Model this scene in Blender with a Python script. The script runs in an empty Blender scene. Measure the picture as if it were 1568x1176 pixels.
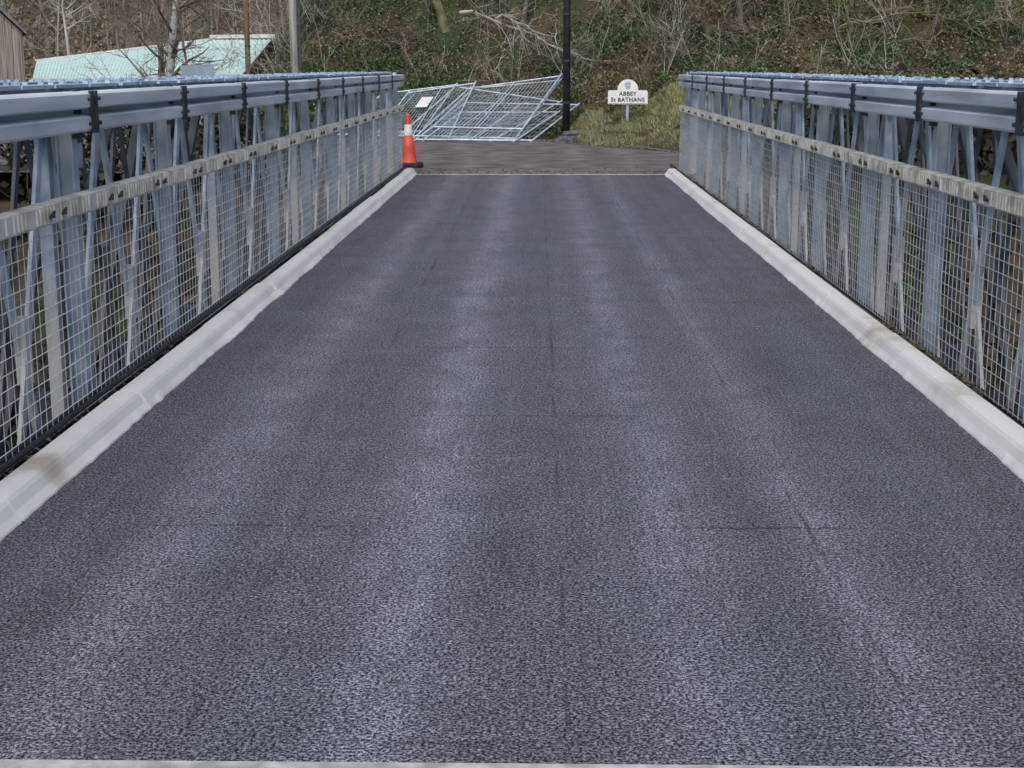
import bpy, math, random
import numpy as np
from mathutils import Vector, noise
random.seed(7); rng=np.random.default_rng(7)
R=math.radians
sc=bpy.context.scene

# ---------------------------------------------------------------- materials
def mat(name, c1, c2=None, scale=5, rough=.7, metal=0, bump=0, c3=None, stretch=(1,1,1), lo=.35, hi=.65, spec=.5, detail=4):
    m=bpy.data.materials.new(name); m.use_nodes=True
    nt=m.node_tree; N=nt.nodes; L=nt.links; b=N['Principled BSDF']
    b.inputs['Roughness'].default_value=rough; b.inputs['Metallic'].default_value=metal
    b.inputs['Specular IOR Level'].default_value=spec
    if c2 is None: c2=tuple(v*.75 for v in c1)
    tc=N.new('ShaderNodeTexCoord'); mp=N.new('ShaderNodeMapping'); mp.inputs['Scale'].default_value=stretch
    L.new(tc.outputs['Object'],mp.inputs[0])
    n=N.new('ShaderNodeTexNoise'); n.inputs['Scale'].default_value=scale; n.inputs['Detail'].default_value=detail
    L.new(mp.outputs[0],n.inputs['Vector'])
    r=N.new('ShaderNodeValToRGB'); e=r.color_ramp.elements
    e[0].position=lo; e[0].color=(*c1,1); e[1].position=hi; e[1].color=(*c2,1)
    if c3: 
        x=e.new((lo+hi)/2); x.color=(*c3,1)
    L.new(n.outputs[0],r.inputs[0]); L.new(r.outputs[0],b.inputs['Base Color'])
    if bump:
        bp=N.new('ShaderNodeBump'); bp.inputs['Strength'].default_value=bump; bp.inputs['Distance'].default_value=.02
        L.new(n.outputs[0],bp.inputs['Height']); L.new(bp.outputs[0],b.inputs['Normal'])
    m['ramp']=r.name
    return m

GALV=mat('galvanised_steel',(.30,.37,.44),(.50,.58,.66),7,.45,.1,c3=(.40,.47,.55),stretch=(1,.6,1))
GALV_SKY=mat('galvanised_sky_tint',(.26,.36,.50),(.55,.67,.80),9,.4,.2,c3=(.40,.51,.66),stretch=(1,.5,1))  # blue sky reflection on the chord tops put into the base colour
RAIL=mat('guardrail_steel',(.46,.50,.54),(.80,.84,.87),3.0,.45,.05,c3=(.64,.69,.74),stretch=(1,.3,3),detail=7)
DARKM=mat('dark_steel',(.02,.024,.03),(.06,.07,.09),20,.6,.2)
DARKB=mat('clamp_steel',(.03,.03,.03),(.08,.075,.065),20,.7,.2)
WIRE=mat('mesh_wire',(.60,.62,.63),(.80,.82,.82),30,.5,0)
CREAM=mat('lichen_rail',(.42,.40,.32),(.74,.72,.65),10,.85,c3=(.62,.60,.53),detail=7)
KERB=mat('kerb_concrete',(.50,.43,.35),(.86,.84,.80),1.7,.85,c3=(.78,.75,.70),lo=.27,hi=.50,detail=10)
RUBBER=mat('black_hose',(.01,.01,.012),(.03,.03,.035),10,.5)
STONE=mat('abutment_stone',(.12,.11,.09),(.2,.19,.16),4,.9,bump=.4)

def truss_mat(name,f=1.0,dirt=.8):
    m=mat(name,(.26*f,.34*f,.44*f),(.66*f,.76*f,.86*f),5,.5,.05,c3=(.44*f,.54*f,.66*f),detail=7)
    nt=m.node_tree;N=nt.nodes;L=nt.links;b=N['Principled BSDF']; r=N[m['ramp']]
    geo=N.new('ShaderNodeNewGeometry'); sp=N.new('ShaderNodeSeparateXYZ'); L.new(geo.outputs['Position'],sp.inputs[0])
    n=N.new('ShaderNodeTexNoise'); n.inputs['Scale'].default_value=3
    L.new(geo.outputs['Position'],n.inputs['Vector'])
    ad=N.new('ShaderNodeMath'); ad.operation='MULTIPLY_ADD'; ad.inputs[1].default_value=1.6; 
    L.new(n.outputs[0],ad.inputs[0]); L.new(sp.outputs['Z'],ad.inputs[2])
    mr=N.new('ShaderNodeMapRange'); mr.inputs[1].default_value=1.0; mr.inputs[2].default_value=1.7; mr.inputs[3].default_value=dirt; mr.inputs[4].default_value=0
    L.new(ad.outputs[0],mr.inputs[0])
    mx=N.new('ShaderNodeMixRGB'); mx.inputs[2].default_value=(.74*f,.68*f,.59*f,1)
    L.new(mr.outputs[0],mx.inputs[0]); L.new(r.outputs[0],mx.inputs[1]); L.new(mx.outputs[0],b.inputs['Base Color'])
    return m
TRUSS=truss_mat('truss_steel',1.0)
TRUSS_SHADE=truss_mat('truss_steel_shaded',.17,.4)  # same steel as the inner truss, shade behind it put into the colour

def asphalt_mat():
    m=bpy.data.materials.new('asphalt'); m.use_nodes=True
    nt=m.node_tree;N=nt.nodes;L=nt.links;b=N['Principled BSDF']
    b.inputs['Roughness'].default_value=.9; b.inputs['Specular IOR Level'].default_value=.25
    geo=N.new('ShaderNodeNewGeometry'); P=geo.outputs['Position']
    sp=N.new('ShaderNodeSeparateXYZ'); L.new(P,sp.inputs[0])
    def M(op,a,bb=None,c=None,clamp=False):
        x=N.new('ShaderNodeMath'); x.operation=op; x.use_clamp=clamp
        for i,v in enumerate((a,bb,c)):
            if v is None: continue
            if isinstance(v,(int,float)): x.inputs[i].default_value=v
            else: L.new(v,x.inputs[i])
        return x.outputs[0]
    def noi(scale,st=(1,1,1),detail=3,rough=.5):
        mp=N.new('ShaderNodeMapping'); mp.inputs['Scale'].default_value=st; L.new(P,mp.inputs[0])
        n=N.new('ShaderNodeTexNoise'); n.inputs['Scale'].default_value=scale; n.inputs['Detail'].default_value=detail; n.inputs['Roughness'].default_value=rough
        L.new(mp.outputs[0],n.inputs['Vector']); return n.outputs[0]
    X,Y=sp.outputs['X'],sp.outputs['Y']
    wob=M('MULTIPLY_ADD',noi(1.2,(.6,.3,1),2),.16,-.08)
    Xw=M('ADD',X,wob)
    bands=None
    for c,w,a in ((-1.25,.14,.8),(-.42,.17,1.0),(.46,.16,.8),(.98,.11,.7)):
        d=M('DIVIDE',M('SUBTRACT',Xw,c),w)
        g=M('MULTIPLY',M('POWER',2.718,M('MULTIPLY',M('MULTIPLY',d,d),-1)),a)
        bands=g if bands is None else M('ADD',bands,g)
    bn=noi(4.0,(1,.6,1),6,.75)
    bands=M('MULTIPLY',bands,M('MULTIPLY_ADD',bn,2.6,-.65,True))
    streak=noi(9,(1,.035,1),3,.6)
    patch=noi(2.6,(1,.7,1),6,.8)
    scuff=M('MULTIPLY_ADD',noi(7,(.45,1.8,1),3,.6),9,-5.6,True)
    grain=noi(108,(1,1,1),2,.75)
    grain2=noi(42,(1,1,1),2,.75)
    v=M('MULTIPLY_ADD',bands,.095,.118)
    v=M('ADD',v,M('MULTIPLY_ADD',streak,.06,-.03))
    v=M('ADD',v,M('MULTIPLY_ADD',patch,.12,-.06))
    v=M('ADD',v,M('MULTIPLY',scuff,.05))
    v=M('MAXIMUM',v,.04)
    g=M('MULTIPLY_ADD',M('MULTIPLY_ADD',grain,5.4,-2.3,True),2.1,.15)
    g2=M('MULTIPLY_ADD',M('MULTIPLY_ADD',grain2,3,-1.0,True),.8,.6)
    v=M('MULTIPLY',M('MULTIPLY',v,g),g2)
    jw=M('MULTIPLY_ADD',noi(6,(1,1,1),2),.03,-.015)
    Xj=M('ADD',X,jw)
    gap=noi(1.1,(1,1,1),4,.6)
    gm=M('MULTIPLY_ADD',gap,6,-2.7,True)
    jt=None
    for c in (-.86,.08,.96):
        d=M('LESS_THAN',M('ABSOLUTE',M('SUBTRACT',Xj,c)),.0065)
        jt=d if jt is None else M('MAXIMUM',jt,d)
    yj=M('ADD',M('ADD',Y,M('MULTIPLY',jw,1.6)),.12)
    d=M('LESS_THAN',M('PINGPONG',yj,.86),.009)
    jt=M('MAXIMUM',jt,d)
    jt=M('MULTIPLY',jt,gm)
    v=M('MULTIPLY',v,M('SUBTRACT',1,M('MULTIPLY',jt,.45)))
    tint=N.new('ShaderNodeValToRGB'); e=tint.color_ramp.elements
    e[0].position=.35;e[0].color=(.92,.97,1.17,1);e[1].position=.65;e[1].color=(1.0,.95,1.16,1)
    L.new(noi(1.1,(1.5,.4,1),2),tint.inputs[0])
    mx=N.new('ShaderNodeVectorMath'); mx.operation='SCALE'; L.new(tint.outputs[0],mx.inputs[0]); L.new(v,mx.inputs['Scale'])
    L.new(mx.outputs[0],b.inputs['Base Color'])
    bp=N.new('ShaderNodeBump'); bp.inputs['Strength'].default_value=.8; bp.inputs['Distance'].default_value=.007
    L.new(grain,bp.inputs['Height']); L.new(bp.outputs[0],b.inputs['Normal'])
    return m
ASPH=asphalt_mat()
LANE=mat('old_lane_tarmac',(.09,.078,.078),(.20,.18,.17),2.2,.9,c3=(.14,.122,.12),detail=12,bump=.3)
LINE=mat('expansion_strip',(.35,.35,.34),(.6,.6,.58),15,.7)

# ---------------------------------------------------------------- mesh builder
class MB:
    def __init__(s): s.v=[];s.f=[];s.m=[]
    def quad(s,a,b,c,d,mi=0):
        n=len(s.v); s.v+= [tuple(a),tuple(b),tuple(c),tuple(d)]; s.f.append((n,n+1,n+2,n+3)); s.m.append(mi)
    def poly(s,pts,mi=0):
        n=len(s.v); s.v+=[tuple(p) for p in pts]; s.f.append(tuple(range(n,n+len(pts)))); s.m.append(mi)
    def box(s,x0,x1,y0,y1,z0,z1,mi=0):
        n=len(s.v)
        s.v+=[(x0,y0,z0),(x1,y0,z0),(x1,y1,z0),(x0,y1,z0),(x0,y0,z1),(x1,y0,z1),(x1,y1,z1),(x0,y1,z1)]
        for f in ((0,3,2,1),(4,5,6,7),(0,1,5,4),(1,2,6,5),(2,3,7,6),(3,0,4,7)):
            s.f.append(tuple(n+i for i in f)); s.m.append(mi)
    def beam(s,p,q,w,t,mi=0,wdir=Vector((0,1,0))):
        p=Vector(p);q=Vector(q);d=(q-p).normalized()
        a=(wdir-d*wdir.dot(d)).normalized(); b=d.cross(a)
        n=len(s.v)
        for o in (p,q):
            for sa,sb in ((-1,-1),(1,-1),(1,1),(-1,1)):
                s.v.append(tuple(o+a*(w/2*sa)+b*(t/2*sb)))
        for f in ((0,1,2,3),(7,6,5,4),(0,4,5,1),(1,5,6,2),(2,6,7,3),(3,7,4,0)):
            s.f.append(tuple(n+i for i in f)); s.m.append(mi)
    def tube(s,pts,rad,sides=6,mi=0,caps=True):
        pts=[Vector(p) for p in pts]
        if not hasattr(rad,'__len__'): rad=[rad]*len(pts)
        n=len(s.v); k=len(pts)
        for i,p in enumerate(pts):
            d=(pts[min(i+1,k-1)]-pts[max(i-1,0)])
            if d.length<1e-9: d=Vector((0,0,1))
            d.normalize()
            ref=Vector((0,0,1)) if abs(d.z)<.9 else Vector((1,0,0))
            a=d.cross(ref).normalized(); b=d.cross(a)
            for j in range(sides):
                t=2*math.pi*j/sides
                s.v.append(tuple(p+(a*math.cos(t)+b*math.sin(t))*rad[i]))
        for i in range(k-1):
            for j in range(sides):
                j2=(j+1)%sides
                s.f.append((n+i*sides+j,n+i*sides+j2,n+(i+1)*sides+j2,n+(i+1)*sides+j)); s.m.append(mi)
        if caps:
            s.f.append(tuple(n+j for j in reversed(range(sides)))); s.m.append(mi)
            s.f.append(tuple(n+(k-1)*sides+j for j in range(sides))); s.m.append(mi)
    def extrude_y(s,prof,ys,mi=0,closed=False,jit=None):
        n=len(s.v);k=len(prof)
        for y in ys:
            for i,(x,z) in enumerate(prof):
                dx,dz=(jit(i,y) if jit else (0,0))
                s.v.append((x+dx,y,z+dz))
        for a in range(len(ys)-1):
            for i in range(k if closed else k-1):
                i2=(i+1)%k
                s.f.append((n+a*k+i,n+a*k+i2,n+(a+1)*k+i2,n+(a+1)*k+i)); s.m.append(mi)
        if closed:
            s.f.append(tuple(n+i for i in range(k))); s.m.append(mi)
            s.f.append(tuple(n+(len(ys)-1)*k+i for i in reversed(range(k)))); s.m.append(mi)
    def build(s,name,mats,parent=None,smooth=False):
        me=bpy.data.meshes.new(name); me.from_pydata(s.v,[],s.f)
        for m in mats: me.materials.append(m)
        me.polygons.foreach_set('material_index',s.m)
        if smooth: me.polygons.foreach_set('use_smooth',[True]*len(s.f))
        me.update()
        o=bpy.data.objects.new(name,me); sc.collection.objects.link(o)
        if parent: o.parent=parent
        return o
def empty(name,loc=(0,0,0)):
    o=bpy.data.objects.new(name,None); sc.collection.objects.link(o); o.empty_display_size=.1; o.location=loc; return o
def ss(a,b,x):
    t=min(1,max(0,(x-a)/(b-a))); return t*t*(3-2*t)

# ---------------------------------------------------------------- terrain
YE=22.75
def h(x,y):
    val=ss(.5,3.5,y)*(1-ss(19.5,23.2,y))
    if 2.9<y<22.6: val=max(val,ss(2.8,3.6,y)*(1-ss(20.5,22.5,y)))
    z=-3.0*val
    left=ss(3.0,9,-x)
    if y>20: z-= .5*left*(1-ss(60,80,y))
    rx=ss(.2,1.2,x)
    yv=34.3-3.0*rx-3.2*ss(2.1,3.2,x)
    ys=34.5+.9*rx
    ver=max(0,y-yv)*.2*rx if y<ys else (ys-yv)*.2*rx
    st=max(0,y-ys)
    hill=(.82*st if st<14 else .82*14+.3*(st-14))
    hill=min(hill,24)
    fall=ss(-9.3,-4.6,x+ (0 if y<50 else -(y-50)*.15))
    n=noise.noise(Vector((x*.45,y*.45,0)))*.55+noise.noise(Vector((x*1.4,y*1.4,3)))*.22
    hill=(hill+n*min(1,st*.5)*1.0)*fall
    z+=ver+hill
    r=math.hypot(x,y-20)
    z+=ss(70,190,r)*38*(1 if y>-20 else .6)+ noise.noise(Vector((x*.03,y*.03,9)))*3*ss(60,110,r)
    if not(-5<x<5 and -10<y<35): z+=noise.noise(Vector((x*.3,y*.3,7)))*.15
    return z
def coords(segs):
    out=[]
    for a,b,st in segs: out+=list(np.arange(a,b,st))
    out.append(segs[-1][1]); return out
xs=coords([(-320,-60,20),(-60,-14,3),(-14,-8,.8),(-8,12,.3),(12,22,.8),(22,60,3),(60,320,20)])
ys_=coords([(-260,-20,20),(-20,0,2.5),(0,20,1),(20,30,.5),(30,44,.28),(44,60,1),(60,120,4),(120,340,20)])
g=MB()
for y in ys_:
    for x in xs: g.v.append((x,y,h(x,y)-.03))
nx=len(xs)
for j in range(len(ys_)-1):
    for i in range(nx-1):
        a=j*nx+i; g.f.append((a,a+1,a+1+nx,a+nx)); g.m.append(0)
def ground_mat():
    m=mat('ground_soil',(.022,.017,.011),(.085,.062,.038),1.3,.95,bump=.5,c3=(.045,.034,.021),detail=7)
    nt=m.node_tree;N=nt.nodes;L=nt.links;b=N['Principled BSDF'];r=N[m['ramp']]
    n=N.new('ShaderNodeTexNoise');n.inputs['Scale'].default_value=.55;n.inputs['Detail'].default_value=5
    tc=N.new('ShaderNodeTexCoord');L.new(tc.outputs['Object'],n.inputs['Vector'])
    mr=N.new('ShaderNodeMapRange');mr.inputs[1].default_value=.48;mr.inputs[2].default_value=.6
    L.new(n.outputs[0],mr.inputs[0])
    mx=N.new('ShaderNodeMixRGB');mx.inputs[2].default_value=(.035,.055,.016,1)
    L.new(mr.outputs[0],mx.inputs[0]);L.new(r.outputs[0],mx.inputs[1]);L.new(mx.outputs[0],b.inputs['Base Color'])
    return m
GROUND=ground_mat()
g.build('ground',[GROUND],smooth=True)
w=MB(); w.quad((-60,6,-2.95),(60,6,-2.95),(60,18,-2.95),(-60,18,-2.95))
w.build('river',[mat('river_water',(.01,.014,.012),(.02,.025,.02),2,.25,bump=.3,spec=.25)])

# ---------------------------------------------------------------- road
XL,XR=-1.86,1.94
rd=MB()
rd.box(XL-.04,XR+.04,3.2,YE-.06,-.18,0)
rd.build('road',[ASPH])
rr=MB(); rr.box(XL-.25,XR+.25,-12,3.13,-.15,-.001)
rr.build('road.001',[ASPH])
st=MB()
st.box(XL-.04,XR+.04,3.17,3.2,-.15,.006)
st.box(XL-.04,XR+.04,YE-.06,YE,-.15,.006)
st.build('expansion_joint',[LINE])
ln=MB()
pts=[(-30,24.5),(-2.6,22.76),(2.9,22.76),(3.6,24),(3.0,27.8),(2.2,29.6),(1.0,31.2),(.2,33.2),(-.4,34.3),(-7,34.6),(-30,36)]
ln.poly([(x,y,-.004) for x,y in pts])
ln.build('lane',[LANE])
# loose gravel scattered along the lane edges
gv=MB()
for i in range(3200):
    t=random.random()
    if random.random()<.5: x=random.uniform(-7,3.0); y=33.9-abs(random.gauss(0,.5))-(2.6*ss(.2,1.2,x)+3.4*ss(2.0,3.1,x))
    else: x=random.uniform(-3.2,3.2); y=22.85+abs(random.gauss(0,.5))
    if y<22.8: continue
    r=random.uniform(.008,.028); a=random.random()*6.28; z=-.003
    p=[(x+r*math.cos(a+q*2.09),y+r*math.sin(a+q*2.09),z) for q in range(3)]; tpx=(x,y,z+r*.8)
    for q in range(3): gv.poly([p[q],p[(q+1)%3],tpx],random.choice((0,0,1)))
gv.build('gravel',[mat('gravel_grey',(.10,.09,.085),(.22,.2,.19),30,.9),mat('gravel_brown',(.06,.045,.03),(.12,.09,.06),30,.9)])

# ---------------------------------------------------------------- bridge sub-structure
br=empty('road_bridge')
b=MB()
b.box(-1.98,2.05,3.22,22.7,-.34,-.19)
for i in range(12):
    y=3.6+i*1.7; b.box(-3.1,3.1,y-.09,y+.09,-.75,-.34)
b.build('deck_and_transoms',[DARKM],br)
b=MB()
b.box(-3.2,3.2,2.2,3.1,-3.6,-.16); b.box(-3.2,3.2,22.78,23.6,-3.6,-.16)
b.build('abutments',[STONE],br)

# ---------------------------------------------------------------- kerbs
def kerb(name,xi,s):
    k=MB()
    cuts=[3.22]; y=5.07 if s<0 else 4.2
    pat=(1.8,) if s<0 else (1.5,2.8)
    q=0
    while y<YE-.5: cuts.append(y); y+=pat[q%len(pat)]; q+=1
    cuts.append(YE+.05)
    for a,c in zip(cuts[:-1],cuts[1:]):
        off=random.uniform(-.007,.007); zo=random.uniform(-.004,.004)
        prof=[(xi+s*(-.012),-.01),(xi+s*(-.006),.008),(xi+s*.012,.036),(xi+s*.030,.070),(xi+s*.042,.084),(xi+s*.058,.092),(xi+s*.10,.094),(xi+s*.135,.092),(xi+s*.14,-.01)]
        ysl=list(np.linspace(a+.010,c-.010,60))
        def jit(i,yy):
            if i<=1: return (-s*(max(0,noise.noise(Vector((xi*3,yy*1.1,0)))*.03)+max(0,noise.noise(Vector((xi*3,yy*9,0))))*.014), 0)
            if 1<i<8: return (off,zo)
            return (off,0)
        k.extrude_y(prof,ysl,0,True,jit)
    return k.build(name,[KERB],smooth=False)
kerb('kerb',XL,-1); kerb('kerb.001',XR,1)

# ---------------------------------------------------------------- parapets
def parapet(name,s,xr,joints):
    P=empty(name)
    y0,y1=2.4,YE+.15
    X=lambda d: s*(xr+d)
    g=MB()
    prof=[(X(.05),1.492),(X(-.03),1.490),(X(-.042),1.480),(X(-.042),1.424),(X(-.030),1.416),(X(.035),1.408),(X(.035),1.392),(X(-.030),1.384),(X(-.042),1.376),(X(-.042),1.325),(X(-.03),1.314),(X(.03),1.312)]
    js=[y0]+joints+[y1]
    for a,c in zip(js[:-1],js[1:]):
        dz=random.uniform(-.004,.004)
        g.extrude_y([(x,z+dz) for x,z in prof],[a+.004,c-.004],0)
    g.build('guardrail',[RAIL],P)
    g=MB()
    for j in joints:
        for dy in (-.03,.03):
            g.box(*sorted((X(-.05),X(-.036))),j+dy-.018,j+dy+.018,1.305,1.495)
        for z in (1.35,1.46):
            for dy in (-.075,.075): g.tube([(X(-.04),j+dy,z),(X(-.054),j+dy,z)],.010,6)
        g.box(*sorted((X(.03),X(.05))),j-.05,j+.05,1.28,1.5)
    g.build('splice_brackets',[DARKM],P)
    g=MB()
    for j in joints+[y1-.1]:
        g.box(*sorted((X(.055),X(.063))),j-.04,j+.04,-.1,1.49)
        g.box(*sorted((X(.063),X(.125))),j-.005,j+.005,-.1,1.49)
        g.box(*sorted((X(.125),X(.133))),j-.04,j+.04,-.1,1.49)
    g.build('posts',[GALV],P)
    g=MB()
    g.extrude_y([(X(.045),1.036),(X(-.016),1.034),(X(-.02),1.029),(X(-.02),.952),(X(-.015),.947),(X(.0),.947)],list(np.arange(y0,y1,.3))+[y1],0,False,
        lambda i,y:(noise.noise(Vector((y*2,i,s)))*.003,noise.noise(Vector((y*1.1,0,s)))*.004))
    y=y0
    while y<y1:
        if random.random()<.8: g.box(*sorted((X(-.02),X(-.027))),y,y+.018,.958,1.024)
        y+=.045
    g.build('middle_rail',[CREAM],P)
    g=MB(); y=y0+.3
    while y<y1:
        for dy in (0,.16):
            g.beam((X(-.032),y+dy-.03,.982),(X(-.032),y+dy+.03,1.0),.013,.008,0,Vector((0,0,1)))
            g.tube([(X(-.024),y+dy,.985),(X(-.042),y+dy,.985)],.009,6)
        y+=.88
    g.build('rail_clamps',[DARKB],P)
    g=MB()
    r=.0024
    y=y0
    while y<y1:
        n=noise.noise(Vector((y*.7,s*3,0)))*.006
        g.tube([(X(0+n),y,1.0),(X(n*2),y,.5),(X(0),y,.05)],r*.85,3,caps=False); y+=.072
    z=.06
    while z<.96:
        ysl=list(np.arange(y0,y1,.5))
        g.tube([(X(-.002+noise.noise(Vector((yy*.7,s*3,0)))*.008),yy,z) for yy in ysl]+[(X(0),y1,z)],r,3,caps=False); z+=.06
    g.build('mesh_infill',[WIRE],P)
    g=MB()
    if s<0:
        g.tube([(X(-.025),yy,.095+noise.noise(Vector((yy*.8,0,0)))*.01) for yy in np.arange(y0,y1,.4)],.014,7)
        g.tube([(X(.03),yy,.08+noise.noise(Vector((yy*.9,5,0)))*.01) for yy in np.arange(y0,y1,.4)],.016,7)
    g.box(*sorted((X(.01),X(.05))),y0,y1,-.05,.04)
    g.build('bottom_hose_and_angle',[RUBBER],P)
    tp=MB(); bay=.88
    for pi,off in enumerate((.20,.60)):
        g=MB()
        xc=X(off); W=.062 if pi==0 else .05
        for e in (-.045,.045):
            g.box(xc+e-.02,xc+e+.02,y0,y1,1.40,1.505)
            g.box(xc+e-.02,xc+e+.02,y0,y1,-.80,-.70)
        ys=joints[0]-bay*6; k=0
        while ys<y1:
            a,c=ys,ys+bay
            if a>y0 and c<y1:
                g.beam((xc-.012,a+.03,1.41),(xc-.012,c-.03,-.72),W,.018,0)
                g.beam((xc+.012,c-.03,1.41),(xc+.012,a+.03,-.72),W,.018,0)
                m_=(a+c)/2
                g.box(xc-.026,xc+.026,m_-.035,m_+.035,.22,.52)
                if pi==0:
                    g.box(*sorted((xc-s*.03,xc-s*.036)),a-.10,a+.10,1.30,1.40)
            if k%4==0 and y0<a<y1 and pi==0:
                g.box(xc-.03,xc+.03,a-.03,a+.03,-.7,1.40)
            ys+=bay; k+=1
        if pi==0:
            g.box(*sorted((X(.08),X(.28))),y1-.02,y1+.08,-.7,1.52)
            for i,j in enumerate(joints): g.box(*sorted((X(.15),X(.157))),j+.3,j+.42,1.12,1.24)
        g.build('inner_truss_panel' if pi==0 else 'outer_truss_panel',[TRUSS if pi==0 else TRUSS_SHADE],P)
        y=y0
        while y<y1-.3:
            L_=random.choice((.34,.42,.5)); e=min(y+L_,y1); zt=1.520+random.uniform(0,.007)
            tp.box(xc-.10,xc+.10,y,e,1.506,zt)
            for dx in (-.06,.06):
                for yy in (y+.06,e-.06): tp.tube([(xc+dx,yy,zt-.002),(xc+dx,yy,zt+.012)],.014,6)
            y+=L_+random.choice((.02,.03,.07))
    g=MB()
    for j in joints:
        g.beam((X(.24),j+.44,1.36),(X(.58),j+.44,1.36),.07,.05)
        g.beam((X(.24),j-.44,1.36),(X(.58),j-.44,.5),.05,.04)
        g.beam((X(.68),j,1.3),(X(1.15),j,-.6),.08,.06)
        tp.box(*sorted((X(.31),X(.49))),j-.1,j+.1,1.508,1.519)
    g.box(*sorted((X(.52),X(.70))),y1-.02,y1+.08,-.7,1.5)
    g.build('cross_bracing',[TRUSS_SHADE],P)
    tp.build('chord_top_plates',[GALV_SKY],P)
    return P
jl=[6.86-1.77+1.77*i for i in range(10)]
jr=[8.40-3.54+1.77*i for i in range(11)]
jl=[j for j in jl if j<YE-.2]; jr=[j for j in jr if j<YE-.2]
parapet('bridge_parapet',-1,2.08,jl)
parapet('bridge_parapet.001',1,2.16,jr)

lit=MB()
for i in range(5200):
    s=random.choice((1,1,1,-1)); y=random.uniform(3.3,24)
    x=(XR+.155+random.random()*.05) if s>0 else (XL-.15-random.random()*.04)
    if noise.noise(Vector((x*.2,y*.9,s)))<-.1: continue
    z=(.04+random.random()*.045); a=random.random()*6.28; r=random.uniform(.006,.022)
    lit.poly([(x+r*math.cos(a),y+r*math.sin(a),z),(x+r*math.cos(a+2),y+r*math.sin(a+2),z+r*.6),(x+r*math.cos(a+4),y+r*math.sin(a+4),z+r*.3)],random.choice((0,0,1)))
lit.box(XL-.21,XL-.145,3.3,YE,-.02,.035,1); lit.box(XR+.145,XR+.21,3.3,YE,-.02,.045,0)
lit.build('leaf_litter',[mat('moss',(.05,.05,.025),(.13,.12,.06),40,.9),mat('dead_leaf',(.06,.045,.03),(.2,.15,.09),40,.9)])

# ---------------------------------------------------------------- traffic cone
def cone(x,y,z):
    C=empty('traffic_cone')
    m=MB(); s=.235; n=24
    def ring(r,zz,sq):
        out=[]
        for i in range(n):
            a=2*math.pi*(i+.5)/n
            if sq:
                q=r/max(abs(math.cos(a)),abs(math.sin(a))); q=min(q,r*1.25)
            else: q=r
            out.append((x+q*math.cos(a),y+q*math.sin(a),z+zz))
        return out
    def loft(mb,rings,mi):
        b=len(mb.v)
        for r_ in rings: mb.v+=r_
        for i in range(len(rings)-1):
            for j in range(n):
                mb.f.append((b+i*n+j,b+i*n+(j+1)%n,b+(i+1)*n+(j+1)%n,b+(i+1)*n+j)); mb.m.append(mi)
        mb.f.append(tuple(b+(len(rings)-1)*n+j for j in range(n))); mb.m.append(mi)
    loft(m,[ring(s,0,1),ring(s,.05,1),ring(s-.03,.075,1),ring(.15,.08,0)],0)
    m.build('base',[RUBBER],C)
    m=MB()
    def rad(t): return .135-.105*t
    loft(m,[ring(rad(t)+ (.012 if t==0 else 0),.08+t*.78,0) for t in (0,.04,.3,.56)],0)
    loft(m,[ring(rad(t)+.002,.08+t*.78,0) for t in (.56,.78)],1)
    loft(m,[ring(rad(t),.08+t*.78,0) for t in (.78,.97,1)],0)
    m.build('body',[mat('cone_orange',(.62,.05,.025),(.72,.10,.05),6,.45),mat('reflective_band',(.5,.5,.5),(.72,.72,.72),12,.4)],C,smooth=True)
cone(-2.12,24.4,0)

# ---------------------------------------------------------------- stacked temporary fence panels
def fpanel(name,bl,brr,tl,tr):
    P=empty(name); m=MB(); wv=MB()
    bl,brr,tl,tr=map(Vector,(bl,brr,tl,tr))
    def pt(u,v): return bl*(1-u)*(1-v)+brr*u*(1-v)+tl*(1-u)*v+tr*u*v
    m.tube([pt(0,0),pt(1,0)],.018,6); m.tube([pt(0,1),pt(1,1)],.018,6)
    m.tube([pt(0,-.05),pt(0,1.04)],.020,6); m.tube([pt(1,-.05),pt(1,1.04)],.020,6)
    m.tube([pt(.5,0),pt(.5,1)],.013,6)
    for i in range(1,24): wv.tube([pt(i/24,0),pt(i/24,1)],.0024,3,caps=False)
    for i in range(1,9): wv.tube([pt(0,i/9),pt(1,i/9)],.0028,3,caps=False)
    m.build('frame',[FG],P); wv.build('mesh',[FG],P)
FG=mat('fence_galvanised',(.32,.41,.49),(.56,.66,.74),8,.4,.1)
Pn=[((-2.70,33.0,.04),(-.13,32.9,.03),(-1.68,34.5,.80),(.90,34.4,.76)),
    ((-2.70,33.2,.11),(-.50,33.1,.06),(-1.60,34.75,1.12),(.50,34.7,1.40)),
    ((-3.60,33.1,.12),(-1.97,33.2,.10),(-3.0,34.6,1.02),(-1.46,34.7,1.24)),
    ((-2.34,33.4,.30),(-.35,33.3,.26),(-1.50,34.85,1.12),(.50,34.8,1.30)),
    ((-3.1,33.3,.10),(-1.0,33.1,.02),(-1.9,34.7,1.16),(.5,34.6,.82)),
    ((-2.5,32.85,.05),(-.5,32.75,.03),(-1.75,34.1,.60),(.45,34.15,.60)),
    ((-4.6,33.4,.12),(-2.6,33.5,.2),(-3.6,34.7,1.0),(-1.9,34.8,1.2))]
for i,p in enumerate(Pn): fpanel('steel_fence_panel'+('' if i==0 else '.%03d'%i),*p)
m=MB(); m.quad((-2.78,33.9,.72),(-2.52,33.92,.72),(-2.38,34.2,.94),(-2.64,34.18,.94)); m.quad((-2.78,33.91,.72),(-2.64,34.19,.94),(-2.38,34.21,.94),(-2.52,33.93,.72))
m.build('fence_label',[mat('label_white',(.6,.6,.6),(.72,.72,.72),5)])
m=MB()
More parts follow.
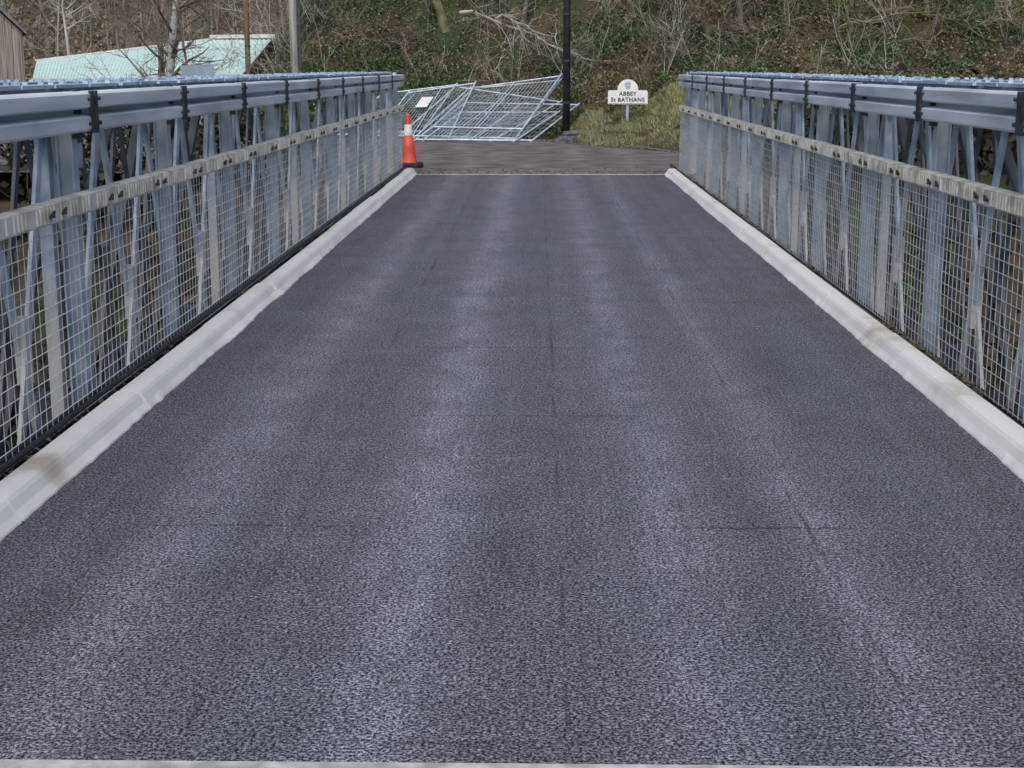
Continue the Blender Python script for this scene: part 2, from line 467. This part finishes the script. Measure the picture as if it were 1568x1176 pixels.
for i in range(4):
    a=(.45+i*.05,32.6+i*.12,.07+ (.1 if i==2 else 0)); c=(1.15+i*.04,32.9+i*.1,.09+(.12 if i==2 else 0))
    m.tube([a,c],.06,10)
m.box(.35,.75,32.35,32.6,0,.1)
m.build('pipe_pile',[mat('pipe_dark',(.05,.05,.06),(.16,.16,.17),8,.5)])

# ---------------------------------------------------------------- poles
def pole(name,x,y,r0,r1,H,mt,lean=0,extra=True):
    P=empty(name); m=MB(); z=h(x,y)-.2
    m.tube([(x,y,z),(x+lean*.5,y,z+H*.5),(x+lean,y,z+H)],[r0,(r0+r1)/2,r1],12)
    m.build('shaft',[mt],P,smooth=True)
    m=MB()
    if extra:
        m.box(x+r0-.01,x+r0+.05,y-.06,y-.02,z,z+H*.8)
        m.beam((x-.7,y-.1,z+H-.5),(x+.7,y-.1,z+H-.5),.1,.09,0,Vector((0,0,1)))
        for dx in (-.6,0,.6): m.tube([(x+dx,y-.1,z+H-.45),(x+dx,y-.1,z+H-.25)],[.04,.03],8)
    else:
        for zz in (1.0,1.9,2.9): m.tube([(x,y,z+zz),(x,y,z+zz+.05)],r0*1.12,12)
    m.build('fittings',[DARKM],P)
pole('utility_pole',.62,33.3,.085,.07,9,mat('black_pole',(.012,.012,.018),(.04,.04,.05),5,.5),extra=False)
WOODP=mat('weathered_pole',(.34,.33,.31),(.60,.59,.56),3,.85,c3=(.50,.49,.46),stretch=(6,6,.4))
pole('utility_pole.001',-5.66,35.2,.10,.09,9,WOODP,lean=-.1)
pole('utility_pole.002',-9.2,47.8,.09,.08,7,mat('brown_pole',(.14,.09,.06),(.22,.15,.1),3,.85,stretch=(6,6,.4)),extra=False)

# ---------------------------------------------------------------- village sign
def sign():
    S=empty('village_name_sign'); sx,sy=1.98,33.4; W=.44
    z0,zs,zt=.80,1.07,1.36
    white=mat('sign_white',(.76,.77,.77),(.84,.84,.84),6,.4)
    blk=mat('sign_black',(.01,.01,.01),(.02,.02,.02),5,.5)
    out=[(-W,z0),(W,z0),(W,zs),(W-.02,zs+.03),(.24,zs+.03)]
    for i in range(0,13):
        a=math.pi*i/12; out.append((.23*math.cos(a),zs+.035+.235*math.sin(a)))
    out+=[(-.24,zs+.03),(-W+.02,zs+.03),(-W,zs)]
    m=MB(); n=len(out)
    m.v=[(sx+a,sy-.012,b) for a,b in out]+[(sx+a,sy+.012,b) for a,b in out]
    m.f=[tuple(range(n)),tuple(reversed(range(n,2*n)))]+[(i,i+n,(i+1)%n+n,(i+1)%n) for i in range(n)]
    m.m=[0]*(n+2)
    m.build('board',[white],S)
    m=MB(); m.tube([(sx,sy+.05,h(sx,sy)-.3),(sx,sy+.05,1.3)],.035,10); m.build('post',[GALV],S)
    def txt(t,z,size):
        c=bpy.data.curves.new('lettering','FONT'); c.body=t; c.size=size; c.align_x='CENTER'; c.extrude=.001; c.offset=.003
        c.space_character=1.1
        o=bpy.data.objects.new('lettering',c); sc.collection.objects.link(o)
        o.location=(sx,sy-.0155,z); o.rotation_euler=(R(90),0,0); c.materials.append(blk); o.parent=S
    txt('ABBEY',.985,.125); txt('St BATHANS',.855,.125)
    blue=mat('crest_blue',(.1,.3,.42),(.3,.5,.6),40,.5)
    m=MB(); cz=1.2
    sh=[(-.06,cz+.07),(-.06,cz-.01),(-.035,cz-.06),(0,cz-.085),(.035,cz-.06),(.06,cz-.01),(.06,cz+.07)]
    m.poly([(sx+a,sy-.016,b) for a,b in sh])
    m.build('crest',[blue],S)
    m=MB()
    for a in (-.02,.02): m.box(sx+a-.004,sx+a+.004,sy-.019,sy-.0165,cz-.05,cz+.06)
    m.box(sx-.05,sx+.05,sy-.0185,sy-.0172,cz+.0,cz+.012); m.build('crest_detail',[white],S)
    m=MB(); m.box(sx-W+.015,sx+W-.015,sy-.015,sy-.0125,z0+.012,z0+.018)
    m.build('border',[blk],S)
sign()

# ---------------------------------------------------------------- buildings
BOARD=mat('weathered_boards',(.17,.15,.135),(.38,.34,.31),3,.9,c3=(.27,.24,.215),stretch=(14,14,.5))
def timber():
    B=empty('timber_building',(-11.75,34.3,0)); B.rotation_euler=(0,0,R(21))
    x1,x0,y0,y1=0,-6.2,0,9
    ze=2.40; slope=1.0; xm=(x0+x1)/2
    top=lambda x: ze+ (x1-x)*slope if x>xm else ze+(x-x0)*slope
    m=MB()
    x=x0
    while x<x1-.01:
        xx=min(x+.15,x1); j=random.uniform(0,.012)
        m.box(x+.006,xx-.006,y0-.03-j,y0-.002,-.9,min(top(x),top(xx)))
        x=xx
    y=y0
    while y<y1:
        j=random.uniform(0,.012); m.box(x1+.002,x1+.03+j,y+.004,y+.146,-.9,ze); y+=.15
    m.poly([(x0,y0,-.9),(x1,y0,-.9),(x1,y0,ze),(xm,y0,ze+(x1-xm)*slope),(x0,y0,ze)])
    m.quad((x1,y0,-.9),(x1,y1,-.9),(x1,y1,ze),(x1,y0,ze))
    m.quad((x0,y1,-.9),(x0,y0,-.9),(x0,y0,ze),(x0,y1,ze))
    m.poly([(x1,y1,-.9),(x0,y1,-.9),(x0,y1,ze),(xm,y1,ze+(x1-xm)*slope),(x1,y1,ze)])
    m.build('walls',[BOARD],B)
    m=MB(); zr=ze+(x1-xm)*slope
    for sx_ in (1,-1):
        e=(x1+.12) if sx_>0 else (x0-.12)
        zb=ze-.12*slope
        a,b_,c,d=(e,y0-.15,zb+.04),(e,y1+.15,zb+.04),(xm,y1+.15,zr+.04),(xm,y0-.15,zr+.04)
        up=lambda p:(p[0],p[1],p[2]+.08)
        m.quad(a,b_,c,d); m.quad(up(d),up(c),up(b_),up(a))
        m.quad(a,d,up(d),up(a)); m.quad(a,b_,up(b_),up(a))
    m.build('roof',[mat('grey_roof',(.12,.13,.14),(.2,.2,.21),3,.7)],B)
    m=MB(); m.box(-3.8,-2.6,y0-.06,y0-.046,.3,1.5); m.build('window',[mat('dark_glass',(.02,.025,.03),(.03,.04,.05),2,.1)],B)
timber()
def barn():
    B=empty('metal_roofed_barn')
    mint=mat('mint_roof_sheet',(.52,.77,.69),(.66,.86,.80),1.2,.5,c3=(.60,.82,.75))
    Wl=mat('barn_wall',(.10,.08,.06),(.17,.14,.11),3,.9,stretch=(8,8,.6))
    A=Vector((-18.2,54,1.15));Bb=Vector((-10.0,50,1.15));C=Vector((-10.6,60,2.65));D=Vector((-13.0,61,2.68));E=Vector((-22.0,66,1.85))
    m=MB()
    def lerp(a,b_,t): return a*(1-t)+b_*t
    n=60
    for i in range(n):
        t0,t1=i/n,(i+1)/n
        def topp(t): return lerp(E,D,t/.8) if t<.8 else lerp(D,C,(t-.8)/.2)
        a0,a1=lerp(A,Bb,t0),lerp(A,Bb,t1); c0,c1=topp(t0),topp(t1)
        am,cm=(a0+a1)/2+Vector((0,0,.03)),(c0+c1)/2+Vector((0,0,.03))
        m.quad(a0,am,cm,c0); m.quad(am,a1,c1,cm)
    m.quad(E,D,D+Vector((0,9,-1.4)),E+Vector((0,9,-1.2))); m.quad(D,C,C+Vector((0,9,-1.4)),D+Vector((0,9,-1.4)))
    m.build('roof',[mint],B)
    m=MB()
    dz=Vector((0,0,-2.6)); o=Vector((0,.1,-.08))
    for p,q in ((A,Bb),(Bb,C),(E,A)): m.quad(p+o,q+o,q+o+dz,p+o+dz)
    m.build('walls',[Wl],B)
    m=MB(); m.beam(A+Vector((0,-.05,-.02)),Bb+Vector((0,-.05,-.02)),.16,.05,0,Vector((0,0,1)))
    m.beam(D+Vector((-.2,0,.12)),C+Vector((.2,0,.16)),.14,.2,0,Vector((0,0,1)))
    m.beam(D+Vector((0,-.1,.04)),E+Vector((0,-.1,.04)),.08,.1,0,Vector((0,0,1)))
    m.build('fascia',[mat('fascia_white',(.5,.52,.5),(.65,.66,.64),4)],B)
barn()
m=MB(); x=-16
while x<-6.6:
    z=h(x,37)-.1; hh=1.22-z+random.uniform(-.03,.03)
    m.box(x,x+.13,37,37.025,z,z+hh); x+=.15
m.box(-16,-6.6,37.03,37.08,.7,.78)
m.build('timber_fence',[BOARD])
S=empty('road_sign'); m=MB()
m.beam((-8.55,36,1.46),(-7.75,36,1.49),.36,.02,0,Vector((-.35,0,1))); m.build('panel',[mat('grey_back',(.20,.27,.36),(.28,.36,.46),4,.4)],S)
m=MB(); m.tube([(-8.15,36.04,-.4),(-8.15,36.04,1.4)],.03,8); m.build('post',[GALV],S)

# ---------------------------------------------------------------- vegetation
def rv(s=1): return Vector((random.gauss(0,s),random.gauss(0,s),random.gauss(0,s)))
def branch(mb,p,d,L,r,lvl,mi=0,kids=4,wig=.12,up=.05,minr=.004,sides=None):
    n=max(3,int(4+lvl)); pts=[p.copy()];rad=[r];dd=d.normalized();q=p.copy();dirs=[dd.copy()]
    for i in range(n):
        dd=(dd+rv(wig)+Vector((0,0,up))).normalized(); q=q+dd*(L/n); pts.append(q.copy()); rad.append(max(minr,r*(1-.8*(i+1)/n))); dirs.append(dd.copy())
    mb.tube(pts,rad,sides or (3 if r<.03 else 6),mi,caps=False)
    if lvl<=0: return
    for k in range(kids):
        t=random.uniform(.25,1); i=min(n,max(1,int(t*n)))
        a=rv(1).normalized(); nd=(dirs[i]*.75+a*.75).normalized()
        branch(mb,pts[i],nd,L*random.uniform(.4,.65),max(minr,rad[i]*.6),lvl-1,mi,kids,wig*1.15,up,minr)
BARK=mat('bark_grey',(.07,.06,.05),(.22,.20,.17),6,.95,c3=(.14,.12,.10),stretch=(3,3,1),bump=.4)
TWIG=mat('bare_twig',(.09,.075,.062),(.27,.23,.195),3,.95)
TWIGP=mat('pale_twig',(.28,.26,.23),(.50,.48,.44),3,.9)
MOSS=mat('mossy_bark',(.08,.085,.04),(.24,.24,.13),4,.95)
BIRCH=mat('birch_bark',(.14,.14,.14),(.66,.67,.66),5,.8,c3=(.55,.56,.56),stretch=(1,1,2.5),lo=.3,hi=.7)

def tree(name,x,y,H,r,mt,kids=5,lvl=3,lean=Vector((0,0,0)),low=.15,nb=16,spread=.9):
    m=MB(); z=h(x,y)-.15; n=12; pts=[];rad=[]
    q=Vector((x,y,z)); d=Vector((0,0,1))+lean
    for i in range(n+1):
        pts.append(q.copy()); rad.append(r*(1-.82*i/n)+(r*.25 if i==0 else 0)); d=(d+rv(.035)).normalized(); q=q+d*H/n
    m.tube(pts,rad,10,0,caps=False)
    for i in range(nb):
        t=low+(1-low)*(i+random.random())/nb; k=min(n,int(t*n)); a=random.random()*6.28
        nd=Vector((math.cos(a)*spread,math.sin(a)*spread,random.uniform(.2,.9)))
        branch(m,pts[k],nd,H*.28*(1.15-t*.7),max(.012,rad[k]*.45),lvl-1,1,kids,.13,.04,.004)
    return m.build(name,[mt,TWIG])
tree('birch_tree',-10.0,40,7.5,.15,BIRCH,5,3,nb=22,low=.1)
tree('bare_tree',-9.0,39,5.5,.05,BARK,5,3,nb=14,low=.08)
tree('bare_tree.001',-11.5,46,7.5,.12,BARK,5,3,nb=14)
tree('bare_tree.002',-2.3,37.6,7,.11,MOSS,5,3,Vector((-.25,0,0)),nb=14,low=.3)
tree('bare_tree.003',-4.6,40.5,6.5,.08,BARK,5,3,nb=12,low=.2)
tree('bare_tree.004',4.2,37.4,7,.09,MOSS,5,3,Vector((.03,0,0)),nb=14,low=.15)
tree('bare_tree.005',4.9,36.9,6,.07,BARK,5,3,Vector((-.1,0,0)),nb=14,low=.1)
tree('bare_tree.006',7.6,37.6,7,.12,BARK,5,3,Vector((.12,0,0)),nb=18,low=.1)
tree('bare_tree.007',9.4,37.0,6,.06,MOSS,5,3,Vector((-.2,0,0)),nb=18,low=.08)
tree('bare_tree.008',11.3,38.0,7,.12,MOSS,5,3,Vector((-.12,0,0)),nb=18,low=.1)
tree('bare_tree.009',1.3,38.5,7,.1,BARK,5,3,Vector((.08,0,0)),nb=14,low=.15)
tree('bare_tree.010',-.4,37.8,6.5,.06,BARK,5,3,Vector((.2,0,0)),nb=14,low=.12)
tree('bare_tree.011',6.3,37.2,6,.05,BARK,5,3,Vector((.1,0,0)),nb=16,low=.08)
m=MB()
for (a,b_,r) in (((-1.9,36.6,2.9),(1.0,36.2,1.75),.045),((-1.0,36.3,2.7),(.3,36.0,2.2),.03),((6.6,36.8,2.3),(9.8,36.6,2.9),.05),((8.0,36.8,3.0),(11.3,36.9,2.2),.05),((5.0,36.6,2.6),(7.2,36.5,1.9),.03),((8.6,36.4,1.9),(11.4,36.4,2.7),.035),((9.4,36.3,2.9),(11.2,36.2,1.8),.035)):
    a=Vector(a);b_=Vector(b_); pts=[a.lerp(b_,t/8)+rv(.05)+Vector((0,-.1,.15*math.sin(t/8*3.1))) for t in range(9)]
    mi=0 if a.x<3 else 1
    m.tube(pts,[r*(1-.7*i/8) for i in range(9)],6,mi)
    for i in range(1,9):
        for k in range(2): branch(m,pts[i],(pts[i]-pts[i-1]).normalized()+rv(.7)+Vector((0,-.2,0)),random.uniform(.4,1.1),r*.4,1,mi,3,.15,.02,.004)
m.build('fallen_branches',[TWIGP,MOSS])
m=MB()
for i in range(360):
    x=random.uniform(-8,14.5); y=random.uniform(35.0,40.5)
    if x<-1 and random.random()<.45: continue
    z=h(x,y)-.05; mi=random.choices((0,1,2),(5,2.6,1.2))[0]
    for k in range(random.randint(1,3)):
        d=Vector((random.gauss(0,.45),random.gauss(-.15,.3),1))
        branch(m,Vector((x,y,z)),d,random.uniform(.6,2.0),random.uniform(.006,.016),2,mi,3,.14,.0,.0038)
m.build('bare_undergrowth',[TWIG,TWIGP,MOSS])

def leafmesh(name,P,size,mats,mi,flat=.0,aspect=.7):
    n=len(P); a=rng.normal(size=(n,3)); a/=np.linalg.norm(a,axis=1)[:,None]
    b_=rng.normal(size=(n,3)); b_-= (b_*a).sum(1)[:,None]*a; b_/=np.linalg.norm(b_,axis=1)[:,None]
    s=size[:,None]
    V=np.stack([P-a*s,P-b_*s*aspect,P+a*s,P+b_*s*aspect],1).reshape(-1,3)
    me=bpy.data.meshes.new(name); me.vertices.add(4*n); me.vertices.foreach_set('co',V.ravel())
    me.loops.add(4*n); me.loops.foreach_set('vertex_index',np.arange(4*n,dtype=np.int32))
    me.polygons.add(n); me.polygons.foreach_set('loop_start',np.arange(0,4*n,4,dtype=np.int32)); me.polygons.foreach_set('loop_total',np.full(n,4,dtype=np.int32))
    for mm in mats: me.materials.append(mm)
    me.polygons.foreach_set('material_index',np.array(mi,dtype=np.int32)); me.update(calc_edges=True); me.validate()
    o=bpy.data.objects.new(name,me); sc.collection.objects.link(o); return o
IV1=mat('ivy_dark',(.03,.06,.02),(.065,.115,.038),3,.6)
IV2=mat('ivy_light',(.09,.14,.05),(.15,.20,.08),3,.6)
BR1=mat('bracken_brown',(.09,.062,.038),(.19,.135,.085),3,.9)
BR2=mat('dead_grass_tan',(.21,.175,.11),(.33,.28,.18),3,.9)
P=[];S_=[];MI=[]
while len(P)<110000:
    x=random.uniform(-9,15); y=34.4+abs(random.gauss(0,3.2))
    if y>43: continue
    gr=noise.noise(Vector((x*.5+3,y*.6,1)))+.6*noise.noise(Vector((x*1.9,y*1.9,5)))
    bias=.36*ss(1.5,-1.5,x) + .2*ss(-2.5,-5,x) -.10
    if x>7: bias=.08
    if y<35.8: bias-=.1
    z=h(x,y)
    cl=noise.noise(Vector((x*2.6,y*2.6,z)))
    if cl<-.12 and random.random()<.75: continue
    if gr+bias+random.gauss(0,.12)>0.02: mi=0 if random.random()<.62 else 1; zz=z+abs(random.gauss(0,.11))+max(0,cl)*.35; s=random.uniform(.018,.044)
    else:
        if random.random()<.35: continue
        mi=2 if random.random()<.7 else 3; zz=z+abs(random.gauss(0,.09)); s=random.uniform(.015,.042)
    P.append((x,y,zz));S_.append(s);MI.append(mi)
leafmesh('ivy_ground_cover',np.array(P),np.array(S_),[IV1,IV2,BR1,BR2],MI)

def grass(name,n,fn,mats,hh=(.06,.16)):
    mb=MB(); c=0
    while c<n:
        x,y=fn(); 
        if noise.noise(Vector((x*1.5,y*1.5,2)))<-.32: continue
        z=h(x,y)-.03; a=random.random()*6.28; H=random.uniform(*hh); w=.006+random.random()*.006
        dx,dy=math.cos(a)*w,math.sin(a)*w; lx,ly=random.gauss(0,.05),random.gauss(0,.05)
        mb.poly([(x-dx,y-dy,z),(x+dx,y+dy,z),(x+lx,y+ly,z+H)],random.choices((0,1,2),(6,3,1.5))[0]); c+=1
    return mb.build(name,mats)
GR=[mat('grass_green',(.15,.19,.06),(.23,.27,.10),3,.8),mat('grass_straw',(.32,.30,.18),(.45,.41,.26),3,.9),mat('grass_brown',(.15,.12,.08),(.22,.18,.12),3,.9)]
def vg():
    while True:
        x=random.uniform(.5,7); y=random.uniform(28,36.2)
        yv=34.3-3.0*ss(.2,1.2,x)-3.2*ss(2.1,3.2,x)
        if y>yv+random.uniform(-.1,.25): return x,y
grass('verge_grass',60000,vg,GR,(.04,.12))
grass('verge_grass.001',5000,lambda:(random.uniform(-14,-4.5),random.uniform(35,37)),GR)

m=MB()
for i in range(110):
    s=random.choice((-1,1)); x=s*random.uniform(4.2,16); y=random.uniform(5,27)
    z=h(x,y)
    for k in range(3):
        branch(m,Vector((x,y,z)),Vector((random.gauss(0,.4),random.gauss(0,.4),1)),random.uniform(1,2.6 if z<-1 else 1.1),random.uniform(.01,.025),2,0,4,.14,0,.004)
m.build('riverside_scrub',[mat('scrub_twig',(.03,.025,.02),(.09,.075,.06),3,.95)])
BD=mat('bush_dark',(.010,.016,.008),(.025,.036,.014),3,.7); BB=mat('bush_brown',(.022,.016,.010),(.045,.033,.021),3,.9)
P=[];S_=[];MI=[]
while len(P)<36000:
    s=random.choice((-1,1)); x=s*(3.6+abs(random.gauss(0,6))); y=random.uniform(2,34)
    if s>0 and y>27: continue
    if s<0 and y>24.0: continue
    if abs(x)>22: continue
    z=h(x,y); cl=noise.noise(Vector((x*.8,y*.8,0)))
    if cl<-.25: continue
    P.append((x,y,z+abs(random.gauss(0,.45))+cl*.9)); S_.append(random.uniform(.05,.12)); MI.append(random.choices((0,1,2),(5,.3,3))[0])
leafmesh('riverside_bushes',np.array(P),np.array(S_),[BD,IV1,BB],MI)
for nm,s,x0 in (('dark_backing_hedge',-1,4.3),('dark_backing_hedge.001',1,4.2)):  # hedges added as dark backing behind the truss gaps
    P=[];S_=[];MI=[]
    while len(P)<16000:
        x=x0+random.random()*15; y=23.2+random.random()*1.3+(0 if s<0 else .5)
        top=1.05+.2*noise.noise(Vector((x*1.1*s,0,4)))-.35*ss(x0+1,x0,x)
        base=h(s*x,y)-.1; z=base+(top-base)*math.sqrt(random.random())
        if noise.noise(Vector((s*x*2,y*2,z*2)))<-.28: continue
        P.append((s*x,y,z)); S_.append(random.uniform(.03,.07)); MI.append(random.choices((0,1,2),(6,.5,3))[0])
    leafmesh(nm,np.array(P),np.array(S_),[BD,IV1,BB],MI)

m=MB()
for i in range(140):
    x=random.uniform(-50,6); y=random.uniform(70,104) if i>45 else random.uniform(68,76); z=h(x,y)-.3
    H=random.uniform(5,8.5); d=Vector((random.gauss(0,.08),0,1)).normalized(); r=random.uniform(.06,.16)
    q=Vector((x,y,z)); pts=[q+d*H*t/5+rv(.08) for t in range(6)]
    mi=random.choices((0,1,2),(5,1.2,1))[0]
    m.tube(pts,[r*(1-.16*t) for t in range(6)],5,mi,caps=False)
    for k in range(11):
        t=random.uniform(.08,1); a=random.random()*6.28
        branch(m,q+d*H*t,Vector((math.cos(a),math.sin(a),random.uniform(.3,1))),H*.25,.032,2,mi,3,.15,.03,.012)
FW=[mat('far_bark',(.17,.135,.115),(.30,.245,.21),1,.95),mat('far_bark_pale',(.34,.31,.28),(.46,.43,.39),1,.95),mat('far_bark_green',(.12,.12,.07),(.18,.17,.1),1,.95)]
m.build('distant_woodland',FW)
P=[];S_=[];MI=[]
while len(P)<30000:
    x=random.uniform(-55,0); y=random.uniform(64,112); z=h(x,y)
    cl=noise.noise(Vector((x*.35,y*.35,0)))
    P.append((x,y,z+abs(random.gauss(0,.5))+max(0,cl)*2.0)); S_.append(random.uniform(.08,.2)); MI.append(random.choices((0,1,2),(5,2,.8))[0])
leafmesh('distant_undergrowth',np.array(P),np.array(S_),[mat('far_bracken',(.15,.11,.085),(.25,.195,.15),1,.95),mat('far_tan',(.27,.22,.17),(.36,.305,.245),1,.95),IV2],MI)

# ---------------------------------------------------------------- light
w=bpy.data.worlds.new('World'); sc.world=w; w.use_nodes=True
nt=w.node_tree; bg=nt.nodes['Background']; sky=nt.nodes.new('ShaderNodeTexSky'); sky.sky_type='NISHITA'; sky.sun_disc=False
el,az=48,185
sky.sun_elevation=R(el); sky.sun_rotation=R(az); sky.air_density=1.0; sky.dust_density=3.0
nt.links.new(sky.outputs[0],bg.inputs[0]); bg.inputs[1].default_value=.15
sd=bpy.data.lights.new('sun','SUN'); sd.energy=1.5; sd.angle=R(35); sd.color=(1,.96,.90)
so=bpy.data.objects.new('sun',sd); sc.collection.objects.link(so)
dirv=Vector((math.sin(R(az))*math.cos(R(el)),math.cos(R(az))*math.cos(R(el)),math.sin(R(el))))
so.rotation_euler=dirv.to_track_quat('Z','Y').to_euler()
sc.view_settings.view_transform='Standard'; sc.view_settings.look='None'; sc.view_settings.exposure=0

cd=bpy.data.cameras.new('camera'); cd.lens=52; cd.sensor_width=36; cd.clip_end=1500; cd.clip_start=.05
co=bpy.data.objects.new('camera',cd); sc.collection.objects.link(co)
co.location=(0,0,1.6); co.rotation_euler=(R(90-12.09),0,R(1.0)); sc.camera=co
